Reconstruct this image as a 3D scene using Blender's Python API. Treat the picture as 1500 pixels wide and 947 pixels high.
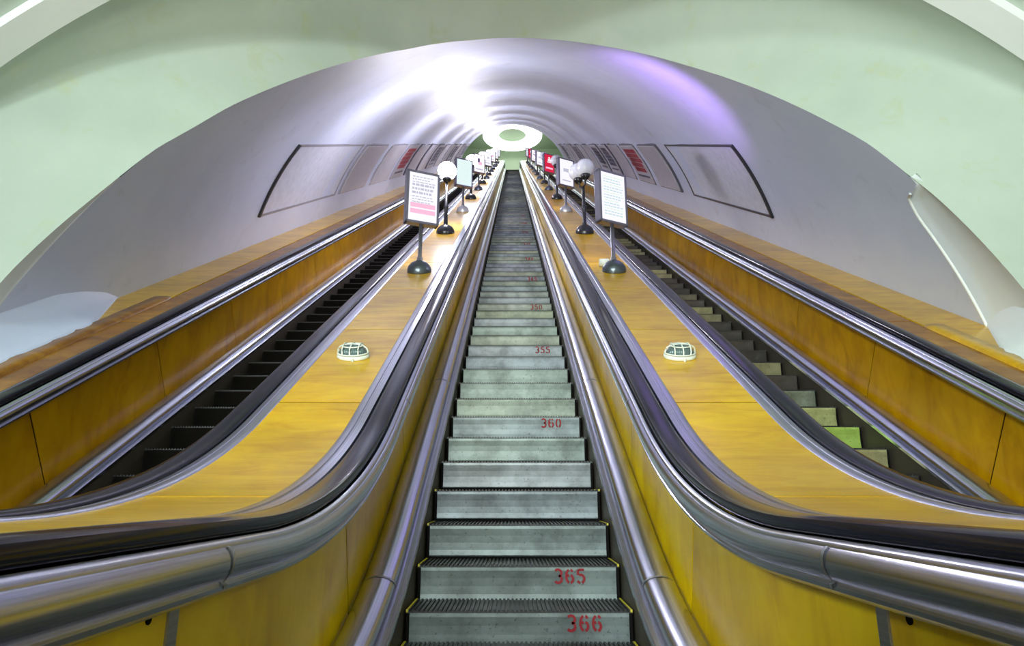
import bpy, bmesh, math, random
from mathutils import Vector, Matrix
random.seed(7)
scene = bpy.context.scene
COL = scene.collection
for o in list(bpy.data.objects):
    bpy.data.objects.remove(o)
R_ = math.radians
ZC = 0.871                      # eye height above the lower landing

# ------------------------------------------------------------------ camera
cam = bpy.data.cameras.new('camera')
cam.sensor_width = 36.0
cam.lens = 950.0 / 1500.0 * 36.0
cam.clip_start = 0.05
cam.clip_end = 200
camo = bpy.data.objects.new('camera', cam)
COL.objects.link(camo)
camo.location = (-0.035, 0, ZC)
camo.rotation_euler = (R_(90 + 14.53), 0, 0)
scene.camera = camo

# ------------------------------------------------------------------ light
world = bpy.data.worlds.new('world')
scene.world = world
world.use_nodes = True
world.node_tree.nodes['Background'].inputs[0].default_value = (0.80, 0.85, 1.0, 1)
world.node_tree.nodes['Background'].inputs[1].default_value = 0.05

def area(name, loc, target, sx, sy, power, col):
    l = bpy.data.lights.new(name, 'AREA')
    l.shape = 'RECTANGLE'
    l.size = sx
    l.size_y = sy
    l.energy = power
    l.color = col
    o = bpy.data.objects.new(name, l)
    COL.objects.link(o)
    o.location = loc
    d = Vector(target) - Vector(loc)
    o.rotation_euler = d.to_track_quat('-Z', 'Y').to_euler()
    return o

# assumed unseen lamps of the lower hall, added on its side walls behind the photographer
HALL_R = ((4.55, -1.9, 2.75), (-1.0, 4.0, 2.2))
HALL_L = ((-4.55, -3.4, 2.75), (2.2, 2.6, 1.0))
area('assumed_hall_lamp_right', HALL_R[0], HALL_R[1], 3.0, 0.5, 40, (0.95, 1.0, 0.70))
area('assumed_hall_lamp_left', HALL_L[0], HALL_L[1], 3.0, 0.5, 830, (0.86, 1.0, 0.98))
UPL = (-1.12, -0.7, 1.7)  # unseen uplight added to brighten the crown of the green vault
area('crown_fill', UPL, (0.5, 5.6, 6.0), 1.0, 0.4, 85, (0.93, 1.0, 0.88)).data.spread = R_(95)

STEP_FILL_LOC = (-0.6, -6.5, 3.4)  # unseen lamp added far back to brighten the lower risers
area('step_fill', STEP_FILL_LOC, (0.4, 3.5, 0.2), 2.6, 0.8, 200, (0.90, 1.0, 0.98)).data.spread = R_(110)

scene.view_settings.view_transform = 'Standard'
scene.view_settings.look = 'None'
scene.view_settings.gamma = 1
scene.view_settings.use_curve_mapping = False
scene.view_settings.exposure = 0.0

# ------------------------------------------------------------------ materials
def newmat(name):
    m = bpy.data.materials.new(name)
    m.use_nodes = True
    nt = m.node_tree
    b = nt.nodes['Principled BSDF']
    return m, nt, b

def coords(nt, scale, obj=True, rnd=True):
    tc = nt.nodes.new('ShaderNodeTexCoord')
    mp = nt.nodes.new('ShaderNodeMapping')
    mp.inputs['Scale'].default_value = scale
    nt.links.new(tc.outputs['Object'], mp.inputs['Vector'])
    if rnd:
        oi = nt.nodes.new('ShaderNodeObjectInfo')
        mu = nt.nodes.new('ShaderNodeMath')
        mu.operation = 'MULTIPLY'
        mu.inputs[1].default_value = 37.0
        nt.links.new(oi.outputs['Random'], mu.inputs[0])
        nt.links.new(mu.outputs[0], mp.inputs['Location'])
    return mp

def ramp(nt, fac, stops):
    r = nt.nodes.new('ShaderNodeValToRGB')
    els = r.color_ramp.elements
    while len(els) < len(stops):
        els.new(0.5)
    for e, (p, c) in zip(els, stops):
        e.position = p
        e.color = (*c, 1)
    nt.links.new(fac, r.inputs['Fac'])
    return r.outputs['Color']

def noise(nt, vec, scale, detail=4, rough=0.55, dist=0.0):
    n = nt.nodes.new('ShaderNodeTexNoise')
    n.inputs['Scale'].default_value = scale
    n.inputs['Detail'].default_value = detail
    n.inputs['Roughness'].default_value = rough
    n.inputs['Distortion'].default_value = dist
    nt.links.new(vec, n.inputs['Vector'])
    return n.outputs['Fac']

def mixc(nt, fac, a, b, mode='MIX'):
    m = nt.nodes.new('ShaderNodeMix')
    m.data_type = 'RGBA'
    m.blend_type = mode
    if isinstance(fac, (int, float)):
        m.inputs[0].default_value = fac
    else:
        nt.links.new(fac, m.inputs[0])
    for i, v in ((6, a), (7, b)):
        if isinstance(v, tuple):
            m.inputs[i].default_value = (*v, 1)
        else:
            nt.links.new(v, m.inputs[i])
    return m.outputs[2]

def bump(nt, b, h, strength, dist=0.01):
    n = nt.nodes.new('ShaderNodeBump')
    n.inputs['Strength'].default_value = strength
    n.inputs['Distance'].default_value = dist
    nt.links.new(h, n.inputs['Height'])
    nt.links.new(n.outputs[0], b.inputs['Normal'])

def wood(name, dark, mid, light, scale, rough=0.22, coat=0.5):
    m, nt, b = newmat(name)
    mp = coords(nt, scale)
    n1 = noise(nt, mp.outputs[0], 2.2, 6, 0.6, 0.8)
    c1 = ramp(nt, n1, [(0.30, dark), (0.5, mid), (0.72, light)])
    mp2 = coords(nt, (1.2, 1.2, 1.2))
    n2 = noise(nt, mp2.outputs[0], 1.6, 3)
    c2 = ramp(nt, n2, [(0.3, (0.72, 0.70, 0.66)), (0.7, (1.0, 1.0, 1.0))])
    c = mixc(nt, 1.0, c1, c2, 'MULTIPLY')
    oi = nt.nodes.new('ShaderNodeObjectInfo')
    c3 = ramp(nt, oi.outputs['Random'], [(0.0, (0.84, 0.80, 0.78)), (1.0, (1.0, 1.0, 1.0))])
    c = mixc(nt, 1.0, c, c3, 'MULTIPLY')
    nt.links.new(c, b.inputs['Base Color'])
    b.inputs['Roughness'].default_value = rough
    b.inputs['Specular IOR Level'].default_value = 0.2
    b.inputs['Coat Weight'].default_value = coat
    b.inputs['Coat Roughness'].default_value = 0.16
    bump(nt, b, n1, 0.04, 0.003)
    return m

M = {}
M['wood'] = wood('varnished_plywood', (0.62, 0.32, 0.002), (0.76, 0.44, 0.003), (0.84, 0.54, 0.005), (1.2, 5.0, 1.2), 0.30, 0.32)
M['wood_side'] = wood('varnished_side_plywood', (0.68, 0.40, 0.001), (0.82, 0.54, 0.001), (0.90, 0.64, 0.002), (3.0, 2.2, 0.9), 0.28, 0.15)
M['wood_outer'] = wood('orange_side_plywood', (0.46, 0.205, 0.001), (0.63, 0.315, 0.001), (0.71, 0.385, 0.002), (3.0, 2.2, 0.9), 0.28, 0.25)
M['wood_old'] = wood('worn_plywood', (0.20, 0.075, 0.008), (0.36, 0.155, 0.012), (0.50, 0.25, 0.02), (1.5, 3.0, 1.5), 0.38, 0.25)

def metal(name, col, rough):
    """extruded aluminium: fine streaks that run along the profile"""
    m, nt, b = newmat(name)
    tc = nt.nodes.new('ShaderNodeTexCoord')
    mp = nt.nodes.new('ShaderNodeMapping')
    mp.inputs['Scale'].default_value = (0.35, 160.0, 1.0)
    nt.links.new(tc.outputs['UV'], mp.inputs['Vector'])
    n1 = noise(nt, mp.outputs[0], 1.0, 4)
    c = ramp(nt, n1, [(0.3, tuple(v * 0.70 for v in col)), (0.7, col)])
    nt.links.new(c, b.inputs['Base Color'])
    b.inputs['Metallic'].default_value = 1.0
    mr = nt.nodes.new('ShaderNodeMapRange')
    mr.inputs['To Min'].default_value = rough * 0.7
    mr.inputs['To Max'].default_value = rough * 1.3
    nt.links.new(n1, mr.inputs['Value'])
    nt.links.new(mr.outputs[0], b.inputs['Roughness'])
    bump(nt, b, n1, 0.05, 0.001)
    return m
M['alu'] = metal('brushed_aluminium', (0.68, 0.71, 0.80), 0.24)
M['alu_dull'] = metal('dull_aluminium', (0.48, 0.49, 0.53), 0.42)

def plain(name, col, rough=0.5, metallic=0.0, spec=0.5, coat=0.0):
    m, nt, b = newmat(name)
    mp = coords(nt, (1, 1, 1))
    n = noise(nt, mp.outputs[0], 9.0, 4)
    c = ramp(nt, n, [(0.3, tuple(v * 0.85 for v in col)), (0.7, col)])
    nt.links.new(c, b.inputs['Base Color'])
    b.inputs['Roughness'].default_value = rough
    b.inputs['Metallic'].default_value = metallic
    b.inputs['Specular IOR Level'].default_value = spec
    b.inputs['Coat Weight'].default_value = coat
    return m
M['rubber'] = plain('black_rubber', (0.008, 0.008, 0.016), 0.16, 0, 0.35)
M['void'] = plain('dark_recess', (0.008, 0.007, 0.007), 0.9, 0, 0.05)
M['skirt_dark'] = plain('dark_skirt_steel', (0.055, 0.045, 0.034), 0.55, 0.0, 0.3)
M['tread'] = plain('black_step_tread', (0.035, 0.034, 0.034), 0.45, 0.3)
M['yellow'] = plain('yellow_paint', (0.62, 0.52, 0.03), 0.5)
M['black_iron'] = plain('black_painted_iron', (0.015, 0.015, 0.018), 0.25, 0.0, 0.6)
M['grey_dome'] = plain('grey_painted_steel', (0.13, 0.15, 0.175), 0.28, 0.75)
M['light_dome'] = plain('silver_painted_steel', (0.55, 0.55, 0.56), 0.35, 0.5)
M['pole'] = plain('grey_pole_steel', (0.36, 0.36, 0.40), 0.3, 0.8)
M['frame'] = plain('purple_grey_frame', (0.17, 0.155, 0.22), 0.35, 0.3)
M['white_cage'] = plain('white_enamel', (0.72, 0.75, 0.68), 0.35)
M['red_paint'] = plain('red_stencil_paint', (0.26, 0.004, 0.012), 0.7)
M['black_bar'] = plain('black_frame_bar', (0.02, 0.02, 0.03), 0.4)
M['grey_bar'] = plain('grey_frame_bar', (0.30, 0.29, 0.34), 0.45)
M['dark_bar'] = plain('dark_frame_bar', (0.09, 0.085, 0.11), 0.45)
M['poster_white'] = plain('blank_poster_paper', (0.68, 0.71, 0.84), 0.4)
M['poster_red'] = plain('red_poster_print', (0.42, 0.03, 0.06), 0.4)
M['poster_dark'] = plain('dark_poster_print', (0.10, 0.09, 0.16), 0.4)
M['poster_grey'] = plain('pale_grey_poster', (0.55, 0.53, 0.60), 0.4)
M['hall_floor'] = plain('grey_hall_floor', (0.16, 0.16, 0.15), 0.35)
M['steel_lamp'] = plain('lamp_housing', (0.6, 0.6, 0.58), 0.4)

def glass_globe(name, col, trans):
    m, nt, b = newmat(name)
    b.inputs['Base Color'].default_value = (*col, 1)
    b.inputs['Roughness'].default_value = 0.18
    b.inputs['Coat Weight'].default_value = 0.5
    b.inputs['Subsurface Weight'].default_value = trans
    b.inputs['Subsurface Radius'].default_value = (0.1, 0.1, 0.1)
    return m
M['globe_off'] = glass_globe('unlit_opal_glass', (0.62, 0.62, 0.66), 0.3)
m, nt, b = newmat('ribbed_glass')
b.inputs['Base Color'].default_value = (0.12, 0.17, 0.17, 1)
b.inputs['Roughness'].default_value = 0.12
b.inputs['Metallic'].default_value = 0.25
wv = nt.nodes.new('ShaderNodeTexWave')
wv.inputs['Scale'].default_value = 30
tcw = nt.nodes.new('ShaderNodeTexCoord')
nt.links.new(tcw.outputs['Object'], wv.inputs['Vector'])
bump(nt, b, wv.outputs['Fac'], 0.6, 0.004)
M['lamp_glass'] = m

def glow(name, col, strength):
    m, nt, b = newmat(name)
    b.inputs['Base Color'].default_value = (*[min(1, v) * 0.06 for v in col], 1)
    b.inputs['Emission Color'].default_value = (*col, 1)
    b.inputs['Emission Strength'].default_value = strength
    b.inputs['Roughness'].default_value = 0.3
    return m
M['globe_lit'] = glow('lit_opal_glass', (0.90, 0.88, 1.0), 180.0)
M['ring_light'] = glow('ring_light_diffuser', (0.93, 1.0, 0.93), 4.5)
M['ring_rim'] = glow('ring_light_upper_rim', (0.90, 1.0, 0.90), 1.2)
M['tube'] = glow('assumed_tube_diffuser', (0.90, 1.0, 0.92), 3.0)  # glow of the assumed lamps on the hall side walls, out of view
M['scr_white'] = glow('screen_white', (0.93, 0.92, 1.0), 1.0)
M['scr_rear_fill'] = glow('rear_screen_fill', (0.88, 0.84, 1.0), 18.0)  # unseen rear face, glow raised to light the tunnel ceiling
M['scr_dim'] = glow('screen_pale_green', (0.80, 0.95, 0.97), 0.95)
M['scr_pink'] = glow('screen_pink_white', (1.0, 0.88, 0.95), 1.15)
M['scr_red'] = glow('screen_red', (0.78, 0.01, 0.06), 0.85)
M['ink_grey'] = glow('screen_ink_grey', (0.55, 0.55, 0.66), 0.95)
M['ink_pink'] = glow('screen_ink_pink', (0.92, 0.50, 0.68), 1.0)
M['ink_teal'] = glow('screen_ink_teal', (0.50, 0.72, 0.72), 0.95)
M['ink_green'] = glow('screen_ink_green', (0.70, 0.86, 0.70), 1.0)
M['ink_dark'] = glow('screen_ink_dark', (0.20, 0.17, 0.30), 0.7)
M['ink_white'] = glow('screen_ink_white', (0.98, 0.86, 0.90), 1.0)

def plaster(name, c0, c1, stain=None, rough=0.6, bs=0.25):
    m, nt, b = newmat(name)
    mp = coords(nt, (1, 1, 1), rnd=False)
    n1 = noise(nt, mp.outputs[0], 0.9, 5, 0.6)
    c = ramp(nt, n1, [(0.35, c0), (0.65, c1)])
    n3 = noise(nt, mp.outputs[0], 2.6, 6, 0.65, 0.6)
    f = ramp(nt, n3, [(0.58, (0, 0, 0)), (0.74, (1, 1, 1))])
    if stain:
        c = mixc(nt, f, c, stain)
    nt.links.new(c, b.inputs['Base Color'])
    b.inputs['Roughness'].default_value = rough
    n2 = noise(nt, mp.outputs[0], 5.0, 6, 0.6)
    bump(nt, b, n2, bs, 0.02)
    return m
M['tunnel'] = plaster('lavender_grey_plaster', (0.57, 0.62, 0.80), (0.63, 0.68, 0.86), (0.52, 0.56, 0.70), 0.50, 0.22)
M['green'] = plaster('pale_green_plaster', (0.46, 0.53, 0.46), (0.52, 0.58, 0.51), (0.47, 0.52, 0.34), 0.6, 0.2)
M['rim'] = plaster('pale_rim_plaster', (0.66, 0.70, 0.72), (0.74, 0.77, 0.78), None, 0.6, 0.2)
M['white'] = plaster('white_rib_plaster', (0.80, 0.82, 0.81), (0.86, 0.87, 0.86), None, 0.6, 0.1)
M['curb'] = plaster('rough_stained_plaster', (0.56, 0.59, 0.62), (0.62, 0.65, 0.70), (0.36, 0.31, 0.20), 0.7, 0.5)
M['green_hall'] = plaster('upper_hall_green', (0.50, 0.62, 0.44), (0.54, 0.66, 0.48), None, 0.6, 0.1)

def riser_mat(name, stops, dirt):
    m, nt, b = newmat(name)
    oi = nt.nodes.new('ShaderNodeObjectInfo')
    base = ramp(nt, oi.outputs['Random'], stops)
    mp = coords(nt, (1, 1, 1))
    n1 = noise(nt, mp.outputs[0], 5.0, 6, 0.65)
    f = ramp(nt, n1, [(0.40, (1, 1, 1)), (0.66, (dirt, dirt, dirt))])
    c = mixc(nt, 1.0, base, f, 'MULTIPLY')
    n2 = noise(nt, mp.outputs[0], 60.0, 2)
    f2 = ramp(nt, n2, [(0.28, (0.35, 0.33, 0.3)), (0.36, (1, 1, 1))])
    c = mixc(nt, 0.7, c, f2, 'MULTIPLY')
    nt.links.new(c, b.inputs['Base Color'])
    b.inputs['Metallic'].default_value = 0.35
    b.inputs['Roughness'].default_value = 0.42
    return m
M['riser'] = riser_mat('worn_grey_green_riser', [(0.0, (0.19, 0.215, 0.245)), (0.35, (0.20, 0.245, 0.225)), (0.7, (0.245, 0.265, 0.18)), (1.0, (0.225, 0.245, 0.27))], 0.5)
M['riser_yellow'] = riser_mat('yellowed_riser', [(0.0, (0.05, 0.042, 0.036)), (0.55, (0.10, 0.085, 0.065)), (0.62, (0.24, 0.22, 0.12)), (1.0, (0.40, 0.37, 0.18))], 0.6)
M['riser_lime'] = riser_mat('yellow_green_riser', [(0.0, (0.42, 0.60, 0.12)), (1.0, (0.42, 0.60, 0.12))], 0.7)
M['riser_cream'] = riser_mat('cream_riser', [(0.0, (0.50, 0.52, 0.22)), (1.0, (0.50, 0.52, 0.22))], 0.6)
M['riser_dark'] = plain('shadow_black_riser', (0.006, 0.005, 0.004), 0.9, 0, 0.05)  # near-black colour stands in for the shadow over the left escalator

# ------------------------------------------------------------------ object helpers
def link(name, mesh, parent=None):
    o = bpy.data.objects.new(name, mesh)
    COL.objects.link(o)
    if parent is not None:
        o.parent = parent
    return o

def mesh_of(name, verts, faces, mat, smooth=False, mats=None, mi=None):
    me = bpy.data.meshes.new(name)
    me.from_pydata([tuple(v) for v in verts], [], faces)
    for mm in (mats or [mat]):
        me.materials.append(mm)
    if mi:
        me.polygons.foreach_set('material_index', mi)
    if smooth:
        me.polygons.foreach_set('use_smooth', [True] * len(me.polygons))
    me.update()
    return me

def obj(name, verts, faces, mat, parent=None, smooth=False, **k):
    return link(name, mesh_of(name, verts, faces, mat, smooth, **k), parent)

def thing(name, label, cat, loc=(0, 0, 0), group=None):
    o = bpy.data.objects.new(name, None)
    COL.objects.link(o)
    o.location = loc
    o.empty_display_size = 0.1
    o['label'] = label
    o['category'] = cat
    if group:
        o['group'] = group
    return o

def tag(o, label, cat, group=None):
    o['label'] = label
    o['category'] = cat
    if group:
        o['group'] = group
    return o

class MB:
    """collects shapes for one mesh"""
    def __init__(s):
        s.v = []
        s.f = []
        s.m = []
    def add(s, v, f, mi=0):
        n = len(s.v)
        s.v += [Vector(p) for p in v]
        s.f += [tuple(i + n for i in q) for q in f]
        s.m += [mi] * len(f)
    def box(s, x0, x1, y0, y1, z0, z1, mi=0, xf=None):
        v = [Vector(p) for p in ((x0, y0, z0), (x1, y0, z0), (x1, y1, z0), (x0, y1, z0),
                                 (x0, y0, z1), (x1, y0, z1), (x1, y1, z1), (x0, y1, z1))]
        if xf:
            v = [xf @ p for p in v]
        s.add(v, [(0, 3, 2, 1), (4, 5, 6, 7), (0, 1, 5, 4), (1, 2, 6, 5), (2, 3, 7, 6), (3, 0, 4, 7)], mi)
    def lathe(s, prof, n=24, xf=None, mi=0):
        v = []
        f = []
        for r, z in prof:
            for i in range(n):
                a = 2 * math.pi * i / n
                v.append(Vector((r * math.cos(a), r * math.sin(a), z)))
        for j in range(len(prof) - 1):
            for i in range(n):
                k = (i + 1) % n
                f.append((j * n + i, j * n + k, (j + 1) * n + k, (j + 1) * n + i))
        f.append(tuple(reversed(range(n))))
        f.append(tuple((len(prof) - 1) * n + i for i in range(n)))
        if xf:
            v = [xf @ p for p in v]
        s.add(v, f, mi)
    def tube(s, pts, r, n=8, mi=0, closed=False):
        pts = [Vector(p) for p in pts]
        v = []
        f = []
        N = len(pts)
        for i, p in enumerate(pts):
            if closed:
                t = pts[(i + 1) % N] - pts[i - 1]
            else:
                t = pts[min(i + 1, N - 1)] - pts[max(i - 1, 0)]
            t.normalize()
            a = Vector((0, 0, 1)) if abs(t.z) < 0.9 else Vector((1, 0, 0))
            u = t.cross(a).normalized()
            w = t.cross(u)
            for k in range(n):
                an = 2 * math.pi * k / n
                v.append(p + (u * math.cos(an) + w * math.sin(an)) * r)
        for i in range(N if closed else N - 1):
            j = (i + 1) % N
            for k in range(n):
                l = (k + 1) % n
                f.append((i * n + k, i * n + l, j * n + l, j * n + k))
        if not closed:
            f.append(tuple(range(n)))
            f.append(tuple((N - 1) * n + k for k in reversed(range(n))))
        s.add(v, f, mi)
    def build(s, name, mat, parent=None, smooth=False, mats=None):
        return obj(name, s.v, s.f, mat, parent, smooth, mats=mats, mi=s.m if mats else None)
    def mesh(s, name, mat, smooth=False, mats=None):
        return mesh_of(name, s.v, s.f, mat, smooth, mats, s.m if mats else None)

# ------------------------------------------------------------------ the escalator path
# h = depth measured square to the 30 degree slope; u = distance along the slope from the lower bend
D = Vector((0, math.cos(R_(30)), math.sin(R_(30))))
N = Vector((0, -math.sin(R_(30)), math.cos(R_(30))))
RH = 3.4                        # bend radius at the handrail
SB = 2.301 + RH * math.tan(R_(15))
HC = RH - 1.39
CEN = D * SB + N * HC + Vector((0, 0, ZC))
RM = RH + 0.41
ARC = RM * R_(30)
UTOP = 58.8 - SB

def path(u, h):
    if u >= 0:
        p = CEN + D * min(u, UTOP) - N * (h + HC)
        if u > UTOP:
            p = p + Vector((0, u - UTOP, 0))
        return p
    if u > -ARC:
        a = R_(30) + u / RM
        return CEN + Vector((0, math.sin(a), -math.cos(a))) * (h + HC)
    return CEN + Vector((0, u + ARC, -(h + HC)))

def usamples(u0, u1, ends=True):
    us = [u0]
    if u0 < -ARC < u1:
        us.append(-ARC)
    n = 22
    for i in range(1, n):
        t = -ARC + ARC * i / n
        if u0 + 1e-4 < t < u1 - 1e-4:
            us.append(t)
    if u0 < 0 < u1:
        us.append(0.0)
    k = 2.0
    while k < u1:
        if k > u0 + 0.01 and k < UTOP:
            us.append(k)
        k += 4.0
    if u0 < UTOP < u1:
        us.append(UTOP)
    us.append(u1)
    return us

def sweep(name, prof, cx, side, u0, u1, mat, parent=None, smooth=True, closed=False, us=None):
    us = us or usamples(u0, u1)
    v = []
    f = []
    n = len(prof)
    for u in us:
        for x, h in prof:
            p = path(u, h)
            v.append(Vector((cx + side * x, p.y, p.z)))
    for i in range(len(us) - 1):
        for k in range(n if closed else n - 1):
            l = (k + 1) % n
            q = (i * n + k, i * n + l, (i + 1) * n + l, (i + 1) * n + k)
            f.append(q if side < 0 else tuple(reversed(q)))
    if closed:
        f.append(tuple(range(n)))
        f.append(tuple((len(us) - 1) * n + k for k in reversed(range(n))))
    o = obj(name, v, f, mat, parent, smooth)
    acc = [0.0]
    for a, b in zip(prof[:-1], prof[1:]):
        acc.append(acc[-1] + math.hypot(a[0] - b[0], a[1] - b[1]))
    uv = o.data.uv_layers.new(name='UVMap')
    for lp in o.data.loops:
        i, k = divmod(lp.vertex_index, n)
        uv.data[lp.index].uv = (us[i], acc[k])
    if smooth:
        md = o.modifiers.new('edges', 'EDGE_SPLIT')
        md.split_angle = R_(38)
    return o

SP = 2.25
U0 = -4.8
U1 = UTOP + 1.6

SKIRT = [(.554, 2.156), (.552, 2.135), (.557, 2.128), (.563, 2.132), (.566, 2.150), (.598, 2.148), (.603, 2.118), (.612, 2.096),
         (.635, 2.078), (.665, 2.068), (.700, 2.066), (.730, 2.074), (.752, 2.088), (.768, 2.108), (.777, 2.135), (.790, 2.14)]
MOULD = [(.790, 1.505), (.775, 1.548), (.690, 1.556), (.664, 1.552), (.655, 1.543), (.654, 1.534), (.660, 1.530), (.655, 1.524), (.646, 1.512),
         (.641, 1.496), (.641, 1.480), (.646, 1.465), (.655, 1.456), (.661, 1.456), (.662, 1.450), (.668, 1.444), (.680, 1.440), (.683, 1.446), (.700, 1.446)]
RAIL = [(.703, 1.440), (.692, 1.436), (.687, 1.426), (.687, 1.413), (.691, 1.403), (.702, 1.397), (.740, 1.394), (.776, 1.398),
        (.789, 1.405), (.795, 1.413), (.795, 1.426), (.790, 1.436), (.779, 1.440)]
STRIP = [(.760, 1.446), (.799, 1.446), (.803, 1.420), (.808, 1.412), (.838, 1.407), (.842, 1.411), (.848, 1.411), (.852, 1.405),
         (.878, 1.404), (.890, 1.408), (.896, 1.417)]
STRIP_OUT = [(.760, 1.446), (.799, 1.446), (.802, 1.424), (.812, 1.421), (.820, 1.432)]

def translated_panels(name, quad, cx, side, seams, mat, parent, gap=0.014):
    """panels of plywood: quad = closed cross-section; one mesh shared by all panels on the straight slope"""
    shared = {}
    for a, b in zip(seams[:-1], seams[1:]):
        key = round(b - a, 3)
        if a < -0.001 or b > UTOP + 0.001:
            sweep(name, quad, cx, side, a + gap / 2, b - gap / 2, mat, parent, smooth=False, closed=True)
        elif key not in shared:
            o = sweep(name, quad, cx, side, a + gap / 2, b - gap / 2, mat, parent, smooth=False, closed=True)
            # bring the mesh to a local origin so that each copy can be moved
            base = path(a, quad[0][1])
            base.x = cx + side * quad[0][0]
            o.data.transform(Matrix.Translation(-base))
            o.location = base
            shared[key] = (o, a, base)
        else:
            o0, a0, base = shared[key]
            o = o0.copy()
            COL.objects.link(o)
            o.location = base + D * (a - a0)

U_STRIP = -ARC - (CEN.y - 1.545)
U_SEAM = -ARC + RM * math.atan2(3.16 - CEN.y, CEN.z - ZC + 0.40)
INNER_SEAMS = [U0, U_STRIP - 1.5, U_STRIP, U_SEAM] + [4.11 - SB + 1.5 * i for i in range(36)] + [UTOP, U1]
OUTER_SEAMS = [U0] + [5.24 - SB - 1.5 * i for i in range(4, 0, -1)] + [5.24 - SB + 1.5 * i for i in range(35)] + [UTOP, U1]
DECK_SEAMS = [U0, 0.42 - SB, 1.92 - SB] + [3.42 - SB + 1.5 * i for i in range(36)] + [UTOP, U1]
SIDE_Q = [(.785, 1.50), (.785, 2.16), (.790, 2.16), (.790, 1.50)]

def escalator_edge(parent, cx, side, seams, outer=False):
    """all the parts between the steps and the deck along one side of one escalator"""
    sweep('skirt_board', SKIRT, cx, side, U0, U1, M['alu'], parent)
    sweep('skirt_panel', [(.558, 2.152), (.558, 2.75), (.575, 2.75), (.575, 2.152)], cx, side, U0, U1, M['skirt_dark'], parent, False, True)
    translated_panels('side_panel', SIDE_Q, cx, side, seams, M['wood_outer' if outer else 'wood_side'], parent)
    sweep('moulding', MOULD, cx, side, U0, U1, M['alu'], parent)
    sweep('handrail', RAIL, cx, side, U0, U1, M['rubber'], parent, closed=True)
    sweep('deck_trim', STRIP_OUT if outer else STRIP, cx, side, U0, U1, M['alu'], parent)
    # backing behind the panels
    sweep('backing', [(.793, 1.47), (.793, 2.7), (.83, 2.7), (.83, 1.47)], cx, side, U0, U1, M['void'], parent, False, True)

def cover_strip(parent, cx, side, u):
    # raised metal strip over a joint of the side panels
    sweep('cover_strip', [(.779, 1.55), (.779, 2.13), (.786, 2.13), (.786, 1.55)], cx, side, u - 0.022, u + 0.022, M['alu_dull'], parent, False, True,
          us=[u - 0.022, u + 0.022])

def joint_sleeve(parent, cx, side, u, prof, grow=0.0025, w=0.006):
    q = [(x - grow, h - grow) for x, h in prof]
    sweep('joint', q, cx, side, u - w, u + w, M['alu_dull'], parent, True, us=[u - w, u + w])

balustrades = []
for sgn, nm in ((-1, 'left'), (1, 'right')):
    # between the middle escalator and its neighbour
    t = thing('balustrade', 'wood-panelled balustrade with plywood deck %s of the middle escalator, carrying signs and lamps' % nm, 'balustrade',
              (sgn * SP / 2, 0, 0), 'escalator balustrades')
    t.location = (0, 0, 0)
    escalator_edge(t, 0, sgn, INNER_SEAMS)
    escalator_edge(t, sgn * SP, -sgn, INNER_SEAMS)
    translated_panels('deck_panel', [(.893, 1.414), (1.357, 1.414), (1.357, 1.417), (.893, 1.417)], 0, sgn, DECK_SEAMS, M['wood'], t)
    sweep('deck_backing', [(.83, 1.4185), (1.42, 1.4185), (1.42, 1.456), (.83, 1.456)], 0, sgn, U0, U1, M['void'], t, False, True)
    cover_strip(t, 0, sgn, U_STRIP)
    b = MB()
    b.lathe([(0.011, 0), (0.012, 0.003), (0.008, 0.004)], 10, Matrix.Translation((sgn * 0.7855, 1.447, 0.615)) @ Matrix.Rotation(R_(-90 * sgn), 4, 'Y'))
    b.build('screw_hole', M['void'], t)  # raised dark disc in place of a small screw hole
    for u in (U_STRIP - 0.05, 3.57 - SB, 6.55 - SB):
        joint_sleeve(t, 0, sgn, u, MOULD[4:14])
    for u in (2.75 - SB, 5.55 - SB):
        joint_sleeve(t, 0, sgn, u, SKIRT[6:14])
    balustrades.append(t)
    # along the tunnel wall
    t = thing('balustrade', 'outermost balustrade running along the %s tunnel wall, with a worn brown deck' % nm, 'balustrade', (0, 0, 0),
              'escalator balustrades')
    cx = sgn * SP
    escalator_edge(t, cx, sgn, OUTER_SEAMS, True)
    translated_panels('deck_panel', [(.812, 1.430), (1.050, 1.430), (1.050, 1.450), (.812, 1.450)], cx, sgn,
                      [U0, -1.0, 2.0] + [5.0 + 3.0 * i for i in range(17)] + [UTOP, U1], M['wood_old'], t)
    translated_panels('wall_board', [(1.062, 1.424), (1.565, 1.414), (1.565, 1.440), (1.062, 1.450)], cx, sgn,
                      [0.6, 5.0] + [8.0 + 3.0 * i for i in range(16)] + [UTOP], M['wood'], t)
    sweep('deck_backing', [(.83, 1.456), (1.62, 1.456), (1.62, 1.475), (.83, 1.475)], cx, sgn, U0, U1, M['void'], t, False, True)
    balustrades.append(t)

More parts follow.
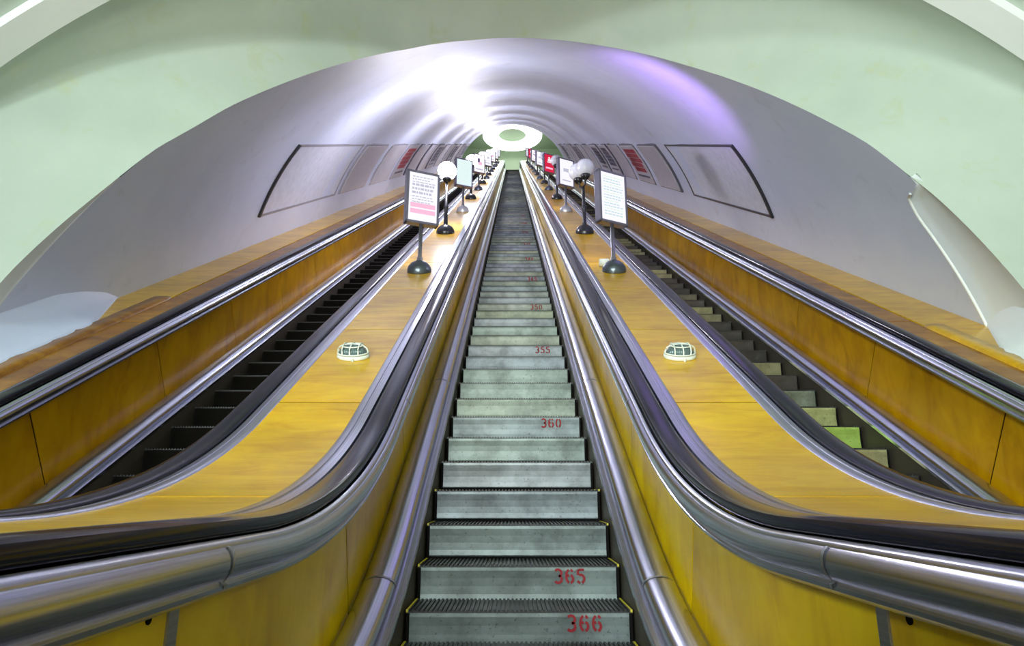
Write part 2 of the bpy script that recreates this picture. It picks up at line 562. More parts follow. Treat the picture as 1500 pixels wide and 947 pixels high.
# ------------------------------------------------------------------ escalator steps
SW = 0.545
def step_meshes():
    b = MB()          # body with flanks
    b.box(-SW, SW, 0.006, 0.352, -0.24, -0.014)
    body = b.mesh('step_body', M['void'])
    b = MB()          # ribbed tread
    b.box(-SW, SW, 0.0, 0.350, -0.014, -0.008)
    n = 50
    w = 2 * SW / n
    for i in range(n):
        x = -SW + (i + 0.25) * w
        b.box(x, x + w * 0.5, 0.002, 0.350, -0.010, 0.0)
    tread = b.mesh('tread', M['tread'])
    edge = []
    for s in (-1, 1):
        b = MB()
        x0, x1 = sorted((s * (SW - 0.009), s * (SW + 0.001)))
        b.box(x0, x1, 0.0, 0.350, -0.012, 0.002)
        edge.append(b.mesh('edge_mark', M['yellow']))
    # slightly hollow riser plate with rounded top edge
    prof = [(0.004, -0.010), (-0.003, -0.014), (-0.004, -0.03), (0.001, -0.07), (0.003, -0.11), (0.002, -0.15), (-0.002, -0.180), (0.001, -0.186)]
    v = []
    f = []
    X = 0.528
    for (y, z) in prof:
        v += [(-X, y, z), (X, y, z)]
    for i in range(len(prof) - 1):
        f.append((2 * i, 2 * i + 2, 2 * i + 3, 2 * i + 1))
    k = len(v)
    v += [(-X, 0.02, -0.010), (X, 0.02, -0.010), (-X, 0.02, -0.186), (X, 0.02, -0.186)]
    f += [(0, 1, k + 1, k), (2 * len(prof) - 2, k + 2, k + 3, 2 * len(prof) - 1)]
    f.append(tuple([k] + [2 * i for i in range(len(prof))] + [k + 2])[::-1])
    f.append(tuple([k + 1] + [2 * i + 1 for i in range(len(prof))] + [k + 3]))
    risers = {c: mesh_of('riser_plate', v, f, M[c]) for c in ('riser', 'riser_yellow', 'riser_dark', 'riser_lime', 'riser_cream')}
    return body, tread, edge, risers
BODY, TREAD, EDGE, RISERS = step_meshes()

# stencilled digits made of short curved strokes with gaps, 0.085 high
def arc_pts(cx, cz, rx, rz, a0, a1, n=10):
    return [(cx + rx * math.cos(R_(a0 + (a1 - a0) * i / n)), cz + rz * math.sin(R_(a0 + (a1 - a0) * i / n))) for i in range(n + 1)]
def digit_strokes(d):
    if d == '3':
        return [arc_pts(0.46, 0.74, 0.40, 0.26, 145, -82), arc_pts(0.46, 0.27, 0.43, 0.27, 80, -145)]
    if d == '6':
        return [arc_pts(0.52, 0.50, 0.43, 0.50, 106, 254), arc_pts(0.52, 0.70, 0.34, 0.30, 74, 22),
                arc_pts(0.52, 0.29, 0.38, 0.29, 76, -76), arc_pts(0.52, 0.29, 0.36, 0.29, 106, 140)]
    if d == '5':
        return [[(0.20, 0.98), (0.88, 0.98)], [(0.16, 0.98), (0.13, 0.58)], arc_pts(0.46, 0.30, 0.42, 0.31, 118, -70), arc_pts(0.46, 0.30, 0.42, 0.30, -100, -150)]
    if d == '0':
        return [arc_pts(0.5, 0.5, 0.38, 0.5, 72, -72), arc_pts(0.5, 0.5, 0.38, 0.5, 108, 252)]
    if d == '4':
        return [[(0.66, 0.0), (0.66, 1.0)], [(0.60, 0.96), (0.08, 0.34)], [(0.08, 0.28), (0.92, 0.28)]]
    if d == '2':
        return [arc_pts(0.5, 0.70, 0.38, 0.30, 165, -20), [(0.84, 0.56), (0.14, 0.06)], [(0.12, 0.0), (0.90, 0.0)]]
    return [[(0.5, 0.0), (0.5, 1.0)]]
def number_mesh(txt):
    b = MB()
    H = 0.068
    W = 0.045
    t = 0.0060
    for k, ch in enumerate(txt):
        ox = 0.228 + {'365': -0.035, '360': -0.02}.get(txt, 0.0) + k * 0.061
        oz = -0.092
        for st in digit_strokes(ch):
            pts = [Vector((ox + x * W, 0, oz + z * H)) for x, z in st]
            L = []
            for i, p in enumerate(pts):
                d = (pts[min(i + 1, len(pts) - 1)] - pts[max(i - 1, 0)]).normalized()
                nrm = Vector((-d.z, 0, d.x))
                L.append((p + nrm * t, p - nrm * t))
            v = []
            for a, c in L:
                for q in (a, c):
                    v.append((q.x, -0.0055, q.z))
                for q in (a, c):
                    v.append((q.x, 0.004, q.z))
            f = []
            for i in range(len(L) - 1):
                o = 4 * i
                n = o + 4
                f += [(o, o + 1, n + 1, n), (o, n, n + 2, o + 2), (o + 1, o + 3, n + 3, n + 1)]
            f += [(0, 2, 3, 1), (len(v) - 4, len(v) - 3, len(v) - 1, len(v) - 2)]
            b.add(v, f)
    return b.mesh('number', M['red_paint'])

def step_pos(k):
    """k steps below (+) or above (-) the lower end of the straight slope"""
    u = 3.043 - SB + 0.4 * (365 - k)
    if u < 0:
        u = u * RM / (RH + 0.818)
        if u < -ARC:
            u = -ARC + (u + ARC) * (RH + 0.818) / RM
    return path(u, 2.208)

def escalator(cx, label, risercol, shift=0.0, kmin=225, numbers=False):
    t = thing('escalator', label, 'escalator', (cx, 0, 0), 'escalators')
    for k in range(kmin, 372):
        p = step_pos(k - shift)
        if p.y < 0.9:
            continue
        s = link('step', BODY, t)
        s.location = (0, p.y, p.z)
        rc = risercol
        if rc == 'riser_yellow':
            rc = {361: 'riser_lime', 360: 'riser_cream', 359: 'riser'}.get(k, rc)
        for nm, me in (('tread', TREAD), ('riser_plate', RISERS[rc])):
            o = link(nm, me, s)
        if numbers and k > 362:
            for em in EDGE:
                link('edge_mark', em, s)
        if numbers and (k % 5 == 0 or k == 366) and k >= 320 and k <= 366:
            link('number', number_mesh(str(k)), s)['label'] = 'red stencilled number %d' % k
    # truss pan under the steps
    sweep('truss_pan', [(-.60, 2.75), (.60, 2.75), (.60, 2.80), (-.60, 2.80)], 0, 1, U0, U1, M['void'], t, False, True)
    return t
escalator(0, 'middle escalator of grey-green steps with red stencilled numbers such as 366', 'riser', numbers=True)
escalator(SP, 'right escalator with yellowish worn steps, seen beyond the right deck', 'riser_yellow', 0.52)
escalator(-SP, 'left escalator with risers coloured black as shadow, beyond the left deck', 'riser_dark', 0.5)

# ------------------------------------------------------------------ tunnel vault
TR, TCH = 4.0, 2.72
def cyl(th, s, dr=0.0):
    """point of the tunnel lining: th from the crown, s along the slope"""
    r = TR + dr
    h = TCH - r * math.cos(R_(th))
    p = D * s - N * h
    return Vector((r * math.sin(R_(th)), p.y, p.z + ZC))
MOUTH = [(-80, 3.9), (-72.5, 4.30), (-66.1, 4.456), (-62.0, 4.712), (-57.4, 4.986), (-53.4, 5.20), (-47.8, 5.54), (-44.8, 5.867), (-40.3, 6.202), (-34.7, 6.748),
         (-27.7, 7.413), (-18.3, 8.25), (-7.9, 8.74), (-0.5, 8.80), (5.6, 8.772), (11.6, 8.608), (17.3, 8.335), (27.3, 7.594), (38.7, 6.437), (47.0, 5.617),
         (52.0, 5.31), (53.6, 5.25), (54.6, 5.52), (57.9, 5.506), (62.1, 5.35), (66.1, 5.194), (70.0, 5.045), (72.5, 4.955), (80, 4.7)]
GREEN = [(-80, 3.7), (-72.5, 4.10), (-66.1, 4.27), (-63.05, 4.41), (-57.4, 4.84), (-53.4, 5.17)] + [q for q in MOUTH if -50 < q[0] < 52.5] + \
        [(53.6, 5.17), (58.67, 4.864), (64.58, 4.516), (70, 4.23), (80, 3.8)]
def interp(tab, x):
    for (a, va), (b, vb) in zip(tab[:-1], tab[1:]):
        if a <= x <= b:
            return va + (vb - va) * (x - a) / (b - a)
    return tab[0][1] if x < tab[0][0] else tab[-1][1]
def smooth_tab(tab, w=1.2):
    def g(x):
        return sum(interp(tab, x + d * w / 2) * c for d, c in ((-2, 1), (-1, 2), (0, 3), (1, 2), (2, 1))) / 9
    return g
gm = smooth_tab(MOUTH, 1.0)
gg = smooth_tab(GREEN, 2.0)
TH = [-80 + i * 1.0 for i in range(161)]
S_END = 47.0
def tunnel_r(s):
    # the lining is built of rings; its radius swells a little at each
    k = max(0.0, min(1.0, (s - 10) / 6))
    return 0.022 * k * math.sin(s * 2 * math.pi / 3.4) + 0.012 * k * math.sin(s * 2 * math.pi / 1.3 + 1)
srow = [0.0, 0.35, 0.7] + [0.7 + 0.5 * i for i in range(1, 90)]
v = []
f = []
for th in TH:
    s0 = min(gm(th), S_END)
    for r in srow:
        s = min(s0 + r, S_END) if r < 44 else S_END
        v.append(cyl(th, s, tunnel_r(s)))
n = len(srow)
for i in range(len(TH) - 1):
    for j in range(n - 1):
        f.append((i * n + j, i * n + j + 1, (i + 1) * n + j + 1, (i + 1) * n + j))
o = obj('ceiling', v, f, M['tunnel'], None, True)
o['kind'] = 'structure'
o['label'] = 'inclined tunnel vault'
# rim between the tunnel lining and the flare
for nm, lo, hi in (('trim_1', -80, -52), ('trim_2', 52, 80)):
    v = []
    f = []
    ths = [t for t in TH if lo <= t <= hi]
    for th in ths:
        a, b = gg(th), gm(th)
        b = max(b, a + 0.002)
        for q in (0, 0.25, 0.5, 0.75, 1.0):
            v.append(cyl(th, a + (b - a) * q, (0.0 if nm == 'trim_1' else 0.05) * math.sin(q * math.pi)))
        v.append(cyl(th, b, 0.0))
    for i in range(len(ths) - 1):
        for j in range(5):
            f.append((i * 6 + j, i * 6 + j + 1, (i + 1) * 6 + j + 1, (i + 1) * 6 + j))
    o = obj(nm, v, f, M['rim'], None, True)
    o['kind'] = 'structure'
# plaster bead on the right along the end of the lining
b = MB()
b.tube([cyl(th, gm(th), -0.002) for th in [54.5 + i * 0.75 for i in range(25)]], 0.014, 6)
o = b.build('trim_3', M['white'], None, True)
o['kind'] = 'structure'

# flared green vault between the tunnel and the white rib
Y1 = 4.2
RR = 1.32 * Y1
RZ = -0.218 * Y1 + ZC
def rib(ps, y, dr=0.0):
    dr += 0.07
    return Vector(((RR + dr) * math.sin(R_(ps)), y, RZ + (RR + dr) * math.cos(R_(ps))))
v = []
f = []
nr = 14
for th in TH:
    A = cyl(th, gg(th))
    B = rib(th * 91 / 80.0, Y1)
    out = Vector((math.sin(R_(th)), 0, math.cos(R_(th))))
    for j in range(nr + 1):
        t = j / nr
        t2 = t
        p = A.lerp(B, t2) + out * ((0.28 + 0.38 * math.cos(R_(th)) ** 2) * math.sin(math.pi * t) * (1 - 0.4 * t))
        v.append(p)
for i in range(len(TH) - 1):
    for j in range(nr):
        f.append((i * (nr + 1) + j, i * (nr + 1) + j + 1, (i + 1) * (nr + 1) + j + 1, (i + 1) * (nr + 1) + j))
o = obj('wall_front', v, f, M['green'], None, True)
o['kind'] = 'structure'
# white rib and the hall vault behind it
def barrel(name, y0, y1, dr, mat, extra=None):
    v = []
    f = []
    P = [-91 + i * 2 for i in range(92)]
    rows = [(y0, 0.06), (y0, dr), (y1, dr), (y1, 0.06)] if extra else [(y0, dr), (y1, dr)]
    for ps in P:
        for y, d in rows:
            v.append(rib(ps, y, d))
    m = len(rows)
    for i in range(len(P) - 1):
        for j in range(m - 1):
            f.append((i * m + j, i * m + j + 1, (i + 1) * m + j + 1, (i + 1) * m + j))
    o = obj(name, v, f, mat, None, True)
    md = o.modifiers.new('edges', 'EDGE_SPLIT')
    md.split_angle = R_(35)
    o['kind'] = 'structure'
barrel('trim_4', Y1 + 0.01, Y1 - 0.24, -0.07, M['white'], True)
barrel('wall_hall', Y1 - 0.2, -22.0, 0.0, M['green'])
def slab(name, x0, x1, y0, y1, z0, z1, mat):
    b = MB()
    b.box(x0, x1, y0, y1, z0, z1)
    o = b.build(name, mat)
    o['kind'] = 'structure'
for sgn, nm in ((-1, 'floor_3'), (1, 'floor_4')):
    o = sweep(nm, [(3.44, 1.43), (6.2, 1.43), (6.2, 1.52), (3.44, 1.52)], 0, sgn, U0, 1.35, M['rim'], None, False, True)
    o['kind'] = 'structure'
slab('floor', -6.2, 6.2, -22, 0.55, -0.12, 0.0, M['hall_floor'])
slab('wall_back', -6.2, 6.2, -22.2, -22.0, -0.1, 6.0, M['green'])

# rough plaster curbs where the outer decks meet the lining at the foot of the slope
for sgn, nm, u_end, fl, lipm in ((-1, 'trim_5', 6.05 - SB, 1.0, 'wood_old'), (1, 'trim_6', 5.05 - SB, 0.7, 'wood')):
    rnd = random.Random(5 + sgn)
    nu = 110
    for part in ('plaster', 'lip'):
        rows = []
        for i in range(nu + 1):
            u = U0 + (u_end - U0) * i / nu
            w = max(0.04, min(1.0, (u_end - u) / fl))
            j = rnd.uniform(-.004, .004) * w
            if part == 'plaster':
                r_ = [(3.42, 1.440), (3.425 + j, 1.404), (3.47 + j, 1.395), (3.55, 1.360 + j), (3.63, 1.27), (3.70, 1.14), (3.78, 1.0)]
                r_ = [(3.80 - (3.80 - x) * w, h) for x, h in r_]
            else:
                r_ = [(3.297, 1.440), (3.300, 1.414), (3.34, 1.405 + j), (3.45, 1.405 + j), (3.47, 1.440)]
            rows.append((u, r_))
        v = []
        f = []
        m_ = len(rows[0][1])
        for u, r_ in rows:
            for x, h in r_:
                p = path(u, h)
                v.append((sgn * x, p.y, p.z))
        for i in range(len(rows) - 1):
            for k in range(m_ - 1):
                f.append((i * m_ + k, i * m_ + k + 1, (i + 1) * m_ + k + 1, (i + 1) * m_ + k))
        f.append(tuple(range(m_)))
        f.append(tuple((len(rows) - 1) * m_ + k for k in range(m_)))
        o = obj(nm if part == 'plaster' else {'trim_5': 'trim_8', 'trim_6': 'trim_9'}[nm], v, f,
                M[('tunnel' if sgn < 0 else 'rim') if part == 'plaster' else lipm], None, True)
        o['kind'] = 'structure'

# ------------------------------------------------------------------ poster frames on the lining
TH0, TH1 = 47.3, 64.4
def frame_bar(sgn, s0, s1, a0, a1, mat, parent, t=0.02):
    n = max(1, int(abs(a1 - a0) / 1.4))
    v = []
    f = []
    for i in range(n + 1):
        a = a0 + (a1 - a0) * i / n
        for s, dr in ((s0, 0.05), (s0, -t), (s1, -t), (s1, 0.05)):
            v.append(cyl(sgn * a, s, dr))
    for i in range(n):
        for j in range(4):
            k = (j + 1) % 4
            f.append((i * 4 + j, i * 4 + k, (i + 1) * 4 + k, (i + 1) * 4 + j))
    f += [(0, 1, 2, 3), (n * 4 + 3, n * 4 + 2, n * 4 + 1, n * 4)]
    return obj('frame_bar', v, f, mat, parent)
def poster_frame(sgn, s0, s1, barm, nearm, paper, label):
    t = thing('poster_frame', label, 'poster frame', (0, 0, 0), 'poster frames on the tunnel wall')
    w = 0.035
    wn = 0.06
    da = math.degrees(w / TR)
    frame_bar(sgn, s0 - wn / 2, s0 + wn / 2, TH0, TH1, nearm, t, 0.03)
    frame_bar(sgn, s1 - w, s1, TH0, TH1, barm, t)
    frame_bar(sgn, s0, s1, TH0, TH0 + da, barm, t)
    frame_bar(sgn, s0, s1, TH1 - da, TH1, barm, t)
    def sheet(name, sa, sb, a0, a1, mat, par, lift=0.006):
        n = 8
        v = []
        f = []
        for i in range(n + 1):
            a = a0 + (a1 - a0) * i / n
            for s, dr in ((sa, 0.04), (sa, -lift), (sb, -lift), (sb, 0.04)):
                v.append(cyl(sgn * a, s, dr))
        for i in range(n):
            for j in range(3):
                f.append((i * 4 + j, i * 4 + j + 1, (i + 1) * 4 + j + 1, (i + 1) * 4 + j))
        f += [(0, 1, 2, 3), (n * 4 + 3, n * 4 + 2, n * 4 + 1, n * 4)]
        return obj(name, v, f, mat, par)
    if paper:
        base = sheet('sheet', s0 + .05, s1 - .05, TH0 + da, TH1 - da, M['poster_white' if paper == 'white' else 'poster_grey'], t, 0.045 if s0 > 10 else 0.008)
        rnd = random.Random(int(s0 * 10))
        if paper in ('red', 'dark'):
            mm = M['poster_red' if paper == 'red' else 'poster_dark']
            L = 0.05
            for i in range(5):
                a = TH0 + 2.0 + i * 2.1
                sheet('print_block', s0 + 0.15 + rnd.uniform(0, .25), s1 - .15 - rnd.uniform(0, .25), a, a + 1.8, mm, base, L)
            sheet('print_block', s0 + .3, s1 - .3, TH1 - 3.4, TH1 - 2.6, M['poster_dark'], base, L)
    return t
LEFT = [(9.2, 13.22, 'grey', 'black', 'white', 'nearest and widest blank poster frame on left wall, near bar black'),
        (13.52, 15.85, 'grey', 'grey', 'grey', 'second poster frame up the left wall, grey and blank'),
        (16.35, 18.8, 'grey', 'grey', 'grey', 'third poster frame up the left wall, next to the red poster'),
        (19.2, 21.2, 'grey', 'grey', 'red', 'framed red poster on the left tunnel wall')]
RIGHT = [(9.1, 13.15, 'dark', 'black', 'white', 'nearest and widest blank poster frame on right wall, dark outline'),
         (14.05, 16.1, 'dark', 'dark', 'grey', 'second poster frame up the right wall, blank beside the red poster'),
         (16.6, 18.7, 'dark', 'dark', 'red', 'framed red poster on the right tunnel wall'),
         (19.1, 21.1, 'dark', 'dark', 'grey', 'blank frame just above the red poster on the right wall'),
         (21.6, 23.6, 'dark', 'dark', 'dark', 'framed dark poster on the right tunnel wall')]
ORD = ['first', 'second', 'third', 'fourth', 'fifth', 'sixth', 'seventh', 'eighth', 'ninth', 'tenth']
k = 0
s = 21.8
while s < 44:
    LEFT.append((s, s + 2.2, 'dark', 'dark', 'dark' if k % 3 == 2 else 'grey', 'small %s poster frame beyond the red poster, left wall' % ORD[k]))
    s += 2.75
    k += 1
k = 0
s = 24.1
while s < 44:
    RIGHT.append((s, s + 2.1, 'dark', 'dark', 'dark' if k % 3 == 0 else 'grey', 'small %s poster frame beyond the dark poster, right wall' % ORD[k]))
    s += 2.6
    k += 1
for sgn, lst in ((-1, LEFT), (1, RIGHT)):
    for s0, s1, bm_, nm_, pp, lab in lst:
        poster_frame(sgn, s0, s1, M[bm_ + '_bar'], M[nm_ + '_bar'], pp, lab)

# ------------------------------------------------------------------ things standing on the decks
TILT = Matrix.Rotation(R_(30), 4, 'X')
DOME = [(0.148, -0.006), (0.150, 0.010), (0.146, 0.045), (0.130, 0.082), (0.102, 0.112), (0.066, 0.133), (0.034, 0.142), (0.030, 0.150)]
def deck_point(x, s, h=1.414):
    p = path(s - SB, h)
    return Vector((x, p.y, p.z))

def light_sign(x, s, style, label, dome='grey_dome', yaw=24):
    t = thing('light_sign', label, 'sign', deck_point(x, s), 'illuminated signs on the decks')
    b = MB()
    b.lathe([(r * 0.92, z * 0.92) for r, z in DOME], 28, TILT)
    b.build('base', M[dome], t, True)
    b = MB()
    b.lathe([(0.034, 0.05), (0.034, 0.17), (0.024, 0.18), (0.022, 0.62)], 14)
    b.build('pole', M['pole'], t, True)
    RZm = Matrix.Rotation(R_(yaw), 4, 'Z')
    W, Z0, Z1, DP = 0.20, 0.575, 1.237, 0.055
    def slabx(name, x0, x1, y0, y1, z0, z1, mat, par, bev=0.0):
        b = MB()
        b.box(x0, x1, y0, y1, z0, z1, xf=RZm)
        o = b.build(name, mat, par)
        if bev:
            md = o.modifiers.new('bevel', 'BEVEL')
            md.width = bev
            md.segments = 3
        return o
    slabx('cabinet', -W + 0.006, W - 0.006, -DP * .8, DP * .8, Z0 + 0.006, Z1 - 0.006, M['frame'], t, 0.01)
    fw = 0.030
    for nm, q in (('frame_rail', (-W, W, Z0, Z0 + fw)), ('frame_rail', (-W, W, Z1 - fw, Z1)), ('frame_post', (-W, -W + fw, Z0, Z1)), ('frame_post', (W - fw, W, Z0, Z1))):
        slabx(nm, q[0], q[1], -DP, DP, q[2], q[3], M['frame'], t, 0.008)
    y = -DP * .8 - 0.004
    scr = slabx('screen', -W + fw, W - fw, y, y + 0.005, Z0 + fw, Z1 - fw, M[{'text': 'scr_white', 'green': 'scr_dim', 'teal': 'scr_white', 'red': 'scr_red', 'pink': 'scr_pink', 'white': 'scr_white'}[style]], t)
    slabx('rear_screen', -W + fw, W - fw, -y - 0.005, -y, Z0 + fw, Z1 - fw, M['scr_rear_fill'], t)
    rnd = random.Random(int(s * 10) + (1 if x > 0 else 0))
    def mark(x0, x1, z0, z1, mt):
        slabx('print', x0, x1, y - 0.001, y + 0.002, z0, z1, M[mt], scr)
    top = Z1 - fw - 0.05
    if style in ('text', 'teal', 'green'):
        ink = {'text': 'ink_grey', 'teal': 'ink_teal', 'green': 'ink_green'}[style]
        z = top
        i = 0
        while z > Z0 + fw + 0.05:
            big = style == 'text' and i in (3, 4, 5)
            hh = 0.028 if big else 0.012
            if style == 'text' and z < Z0 + 0.23 and z > Z0 + 0.15:
                mark(-W + fw + .02, W - fw - .02, z - 0.034, z + 0.022, 'ink_pink')
                z -= 0.075
                continue
            xx = -0.135
            end = rnd.uniform(0.07, 0.135)
            while xx < end:
                w = rnd.uniform(0.016, 0.05)
                mark(xx, min(xx + w, 0.14), z - hh / 2, z + hh / 2, ink if i % 3 else ('ink_green' if style == 'teal' else ink))
                xx += w + 0.010
            z -= hh + 0.022
            i += 1
    elif style == 'red':
        b = MB()
        cz = Z0 + 0.42
        b.lathe([(0.001, 0), (0.034, 0), (0.034, 0.003), (0.001, 0.003)], 16, RZm @ Matrix.Translation((0, y - 0.0005, cz + 0.10)) @ Matrix.Rotation(R_(90), 4, 'X'))
        b.build('print', M['ink_white'], scr)
        mark(-0.05, 0.05, cz - 0.02, cz + 0.06, 'ink_white')
        mark(-0.08, 0.08, cz - 0.07, cz - 0.035, 'ink_white')
        mark(-0.13, 0.13, Z0 + 0.13, Z0 + 0.19, 'ink_pink')
    elif style == 'pink':
        mark(-0.09, 0.02, Z0 + 0.36, Z0 + 0.50, 'ink_dark')
        mark(-0.03, 0.09, Z0 + 0.28, Z0 + 0.38, 'ink_pink')
        mark(-0.12, 0.12, Z0 + 0.10, Z0 + 0.15, 'ink_grey')
    elif style == 'white':
        mark(-0.08, 0.08, Z0 + 0.34, Z0 + 0.42, 'ink_grey')
        mark(-0.11, 0.11, Z0 + 0.12, Z0 + 0.15, 'ink_grey')
    return t

def globe_lamp(x, s, lit, label, twin=False):
    t = thing('globe_lamp', label, 'lamp', deck_point(x, s), 'globe lamps on the decks')
    b = MB()
    b.lathe(DOME, 28, TILT)
    b.build('base', M['black_iron'], t, True)
    b = MB()
    b.lathe([(0.040, 0.06), (0.034, 0.20), (0.030, 0.42), (0.042, 0.44), (0.042, 0.47), (0.027, 0.49), (0.024, 0.93 if not twin else 0.84)], 16)
    b.build('pole', M['black_iron'], t, True)
    def globe(dx, dy, z, r):
        b = MB()
        b.lathe([(0.04, z - r - 0.05), (0.07, z - r - 0.01), (0.085, z - r + 0.03), (0.06, z - r + 0.03)], 18, Matrix.Translation((dx, dy, 0)))
        b.build('lamp_holder', M['black_iron'], t, True)
        me = bpy.data.meshes.new('globe')
        bm = bmesh.new()
        bmesh.ops.create_uvsphere(bm, u_segments=20, v_segments=12, radius=r)
        for fc in bm.faces:
            fc.smooth = True
        bm.to_mesh(me)
        bm.free()
        me.materials.append(M['globe_lit' if lit else 'globe_off'])
        o = link('globe', me, t)
        o.location = (dx, dy, z)
    if twin:
        b = MB()
        for q in ((-0.07, 0.09), (0.035, -0.05)):
            b.tube([(0, 0, 0.80), (q[0] * 0.7, q[1] * 0.7, 0.86), (q[0], q[1], 0.96)], 0.018, 8)
        b.build('bracket', M['black_iron'], t, True)
        globe(-0.07, 0.10, 1.15, 0.155)
        globe(0.035, -0.05, 1.15, 0.155)
    else:
        globe(0, 0, 1.12, 0.155)
    return t

DX = 1.125
NTH = ['nearest', 'second', 'third', 'fourth', 'fifth', 'sixth', 'seventh', 'eighth']
LS = [('text', 'white lit sign with grey lines and a pink band, nearest on left deck', 'grey_dome'),
      ('green', 'pale green lit sign behind the lit globe, second on left deck', 'light_dome'),
      ('pink', 'lit sign with dark and pink picture, third on left deck', 'grey_dome'),
      ('white', 'small white lit sign, fourth on left deck', 'grey_dome'),
      ('pink', 'small pinkish lit sign, fifth on left deck', 'grey_dome'),
      ('white', 'small white lit sign, sixth on left deck', 'grey_dome'),
      ('white', 'tiny white lit sign, seventh and farthest on left deck', 'grey_dome')]
RS = [('teal', 'white lit sign with teal and green lines, nearest on right deck', 'grey_dome'),
      ('white', 'white lit sign behind the twin globes, second on right deck', 'light_dome'),
      ('red', 'bright red lit sign, third on right deck', 'grey_dome'),
      ('white', 'small white lit sign just beyond the red one, right deck', 'grey_dome'),
      ('pink', 'small pinkish lit sign, fifth on right deck', 'grey_dome'),
      ('red', 'small red lit sign far up, sixth on right deck', 'grey_dome'),
      ('white', 'tiny white lit sign, seventh and farthest on right deck', 'grey_dome')]
for i in range(7):
    s = 7.30 + 6.8 * i
    light_sign(-DX + 0.03, s, LS[i][0], LS[i][1], LS[i][2])
    light_sign(DX + 0.01, s + 0.03, RS[i][0], RS[i][1], RS[i][2], 28)
for i in range(7):
    s = 10.62 + 6.8 * i
    globe_lamp(-DX, s, True, 'lit globe lamp on black post, %s on left deck' % NTH[i])
    globe_lamp(DX + 0.03, s, False, ('unlit twin globe lamp on black post, %s on right deck' if i == 0 else 'unlit globe lamp on black post, %s on right deck') % NTH[i], twin=(i == 0))

# caged bulkhead lamps lying on the decks
def bulkhead_lamp(x, s, label, turn):
    t = thing('bulkhead_lamp', label, 'lamp', deck_point(x, s), 'caged bulkhead lamps on the decks')
    t.rotation_euler = (R_(30), 0, 0)
    T = Matrix.Rotation(R_(turn), 4, 'Z') @ Matrix.Diagonal((1.0, 0.74, 1.0, 1.0))
    b = MB()
    b.lathe([(0.108, 0.0), (0.112, 0.008), (0.110, 0.024), (0.098, 0.030)], 32, T)
    b.build('base', M['white_cage'], t, True)
    b = MB()
    b.lathe([(0.092, 0.026), (0.094, 0.040), (0.086, 0.062), (0.066, 0.080), (0.036, 0.090), (0.002, 0.093)], 32, T)
    b.build('glass', M['lamp_glass'], t, True)
    b = MB()
    def ell(r, z):
        return [T @ Vector((r * math.cos(a * math.pi / 16), r * math.sin(a * math.pi / 16), z)) for a in range(32)]
    b.tube(ell(0.104, 0.038), 0.0055, 6, closed=True)
    b.tube(ell(0.070, 0.088), 0.0045, 6, closed=True)
    for xx in (-0.055, 0.0, 0.055):
        w = math.sqrt(1 - (xx / 0.104) ** 2)
        pts = []
        for k in range(13):
            a = math.pi * k / 12
            pts.append(T @ Vector((xx, -0.104 * w * math.cos(a), 0.036 + 0.064 * math.sin(a) ** 0.6)))
        b.tube(pts, 0.005, 6)
    pts = [T @ Vector((-0.104 * math.cos(math.pi * k / 14), 0.0, 0.036 + 0.062 * math.sin(math.pi * k / 14) ** 0.6)) for k in range(15)]
    b.tube(pts, 0.005, 6)
    b.build('cage', M['white_cage'], t, True)
    b = MB()
    for xx, yy in ((-0.03, 0.084), (0.03, 0.084), (0.015, -0.086)):
        b.lathe([(0.008, 0), (0.008, 0.02), (0.005, 0.024)], 8, Matrix.Translation((xx, yy, 0)))
    b.build('screw', M['white_cage'], t)
    return t
bulkhead_lamp(-DX + 0.003, 4.22, 'white caged oval bulkhead lamp on the left deck', -4)
bulkhead_lamp(DX - 0.012, 4.22, 'white caged oval bulkhead lamp on the right deck', 4)

# white fixture lying behind the nearest sign on the right deck
t = thing('spot_fixture', 'small white cylindrical fixture beside the nearest right sign base', 'lamp', deck_point(1.06, 7.62))
t.rotation_euler = (R_(30), 0, 0)
b = MB()
b.lathe([(0.03, -0.06), (0.046, -0.055), (0.048, 0.05), (0.036, 0.06)], 16, Matrix.Translation((0, 0, 0.05)) @ Matrix.Rotation(R_(90), 4, 'Y'))
b.build('housing', M['white_cage'], t, True)
vl = bpy.data.lights.new('violet_spot', 'SPOT')  # unseen violet light added behind the sign cabinet, apart from this fixture
vl.energy = 150
vl.color = (0.60, 0.34, 1.0)
vl.spot_size = R_(100)
vl.spot_blend = 1.0
vl.shadow_soft_size = 0.04
vo = bpy.data.objects.new('violet_spot', vl)
COL.objects.link(vo)
vo.location = deck_point(DX + 0.01, 7.33) + Vector((0.02, 0.16, 1.34))
vo.rotation_euler = (cyl(31, 9.0) - vo.location).to_track_quat('-Z', 'Y').to_euler()
b = MB()
b.box(0.05, 0.13, -0.035, 0.035, 0.0, 0.07)
o = b.build('terminal_box', M['white_cage'], t)

# ------------------------------------------------------------------ upper hall
HF = path(UTOP, 2.208).z
slab('floor_2', -6, 6, 53.9, 66, HF - 0.2, HF, M['hall_floor'])
slab('wall_upper_back', -6, 6, 57.8, 58.1, HF - 0.5, HF + 6, M['green_hall'])
slab('wall_upper_left', -6.2, -6, 38, 58, HF - 8, HF + 6, M['green_hall'])
slab('wall_upper_right', 6, 6.2, 38, 58, HF - 8, HF + 6, M['green_hall'])
slab('ceiling_2', -6, 6, 38, 58, HF + 5.3, HF + 5.5, M['green_hall'])
v = []
f = []
P = list(range(-80, 81, 4))
for th in P:
    v.append(cyl(th, S_END, 0.0))
    v.append(cyl(th, S_END, 0.35))
    v.append(cyl(th, S_END + 0.5, 0.35))
for i in range(len(P) - 1):
    for j in range(2):
        f.append((i * 3 + j, i * 3 + j + 1, (i + 1) * 3 + j + 1, (i + 1) * 3 + j))
o = obj('trim_7', v, f, M['white'], None, True)
o['kind'] = 'structure'
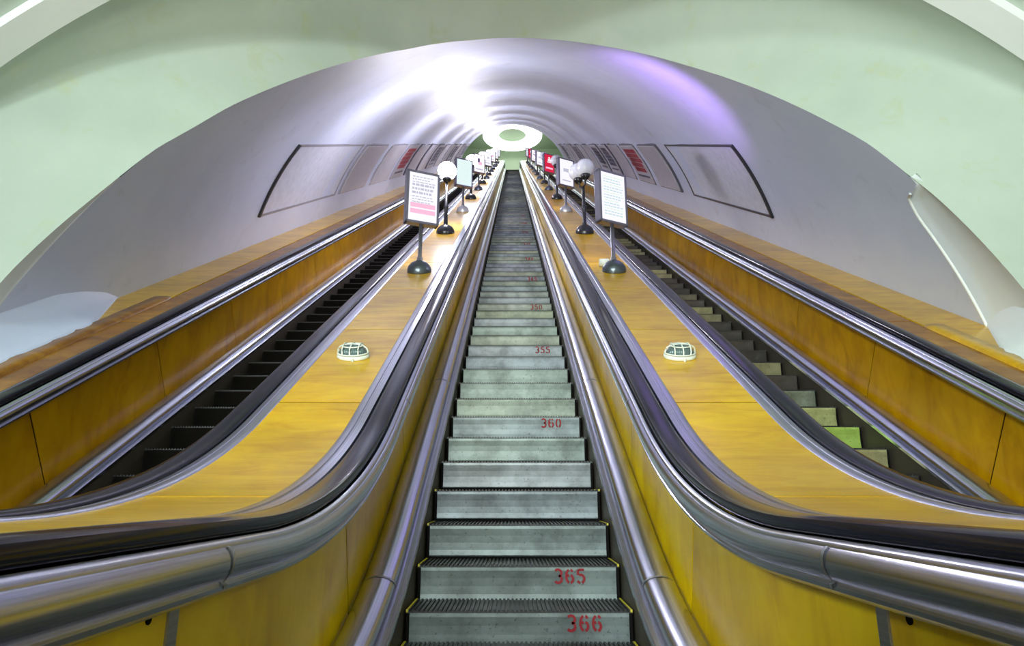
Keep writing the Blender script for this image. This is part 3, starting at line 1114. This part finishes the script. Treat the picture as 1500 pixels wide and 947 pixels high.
ZR = ZC + 0.594 * 54.0
t = thing('ring_light', 'large glowing white ring light hanging at the top of the tunnel', 'lamp', (0, 54.0, ZR))
b = MB()
ro, ri = 2.75, 1.28
n = 64
v = []
f = []
for i in range(n):
    a = 2 * math.pi * i / n
    for r, z in ((ri, 0.0), (ri, -0.12), (ri + .1, -0.18), (ro - .1, -0.18), (ro, -0.12), (ro, 0.0)):
        v.append((r * math.cos(a), r * math.sin(a), z))
for i in range(n):
    k = (i + 1) % n
    for j in range(5):
        f.append((i * 6 + j, i * 6 + j + 1, k * 6 + j + 1, k * 6 + j))
obj('diffuser', v, f, M['ring_light'], t, True)
v = [(r * math.cos(2 * math.pi * i / n), r * math.sin(2 * math.pi * i / n), z) for i in range(n) for r, z in ((ri, 0.0), (ri, 0.1), (ro, 0.1), (ro, 0.0))]
f = [(i * 4 + j, i * 4 + (j + 1) % 4, ((i + 1) % n) * 4 + (j + 1) % 4, ((i + 1) % n) * 4 + j) for i in range(n) for j in range(4)]
obj('rim', v, f, M['ring_rim'], t, True)
b = MB()
for a in (45, 135, 225, 315):
    b.tube([(1.9 * math.cos(R_(a)), 1.9 * math.sin(R_(a)), 0.08), (1.9 * math.cos(R_(a)), 1.9 * math.sin(R_(a)), HF + 5.3 - ZR)], 0.02, 6)
b.build('hanger', M['pole'], t)

t = thing('uplighter', 'unseen uplighter added behind the camera to brighten the vault crown', 'lamp', UPL)
b = MB()
b.box(-0.55, 0.55, -0.25, 0.25, -0.40, -0.30)
b.build('housing', M['steel_lamp'], t)
b = MB()
b.lathe([(0.12, -0.86), (0.12, -0.84), (0.02, -0.82), (0.02, -0.38)], 12)
b.build('stand', M['pole'], t)

t = thing('fill_lamp', 'broad unseen lamp added behind the camera to brighten the steps', 'lamp', STEP_FILL_LOC)
t.rotation_euler = (Vector((0.4, 3.5, 0.2)) - Vector(STEP_FILL_LOC)).to_track_quat('-Z', 'Y').to_euler()
b = MB()
b.box(-1.35, 1.35, -0.45, 0.45, 0.03, 0.12)
b.build('housing', M['steel_lamp'], t)

# bodies of the assumed unseen tube lamps, added on the hall side walls behind the photographer
for (loc, tgt), nm in ((HALL_R, 'right'), (HALL_L, 'left')):
    t = thing('assumed_wall_lamp', 'assumed unseen long tube lamp added on the %s hall wall behind the camera' % nm, 'lamp', loc)
    sg = 1 if nm == 'right' else -1
    b = MB()
    b.box(sg * 0.12 - 0.05, sg * 0.12 + 0.05, -1.5, 1.5, -0.14, 0.14)
    b.build('housing', M['steel_lamp'], t)
    b = MB()
    b.box(sg * 0.05 - 0.02, sg * 0.05 + 0.02, -1.45, 1.45, -0.11, 0.11)
    b.build('diffuser', M['tube'], t)
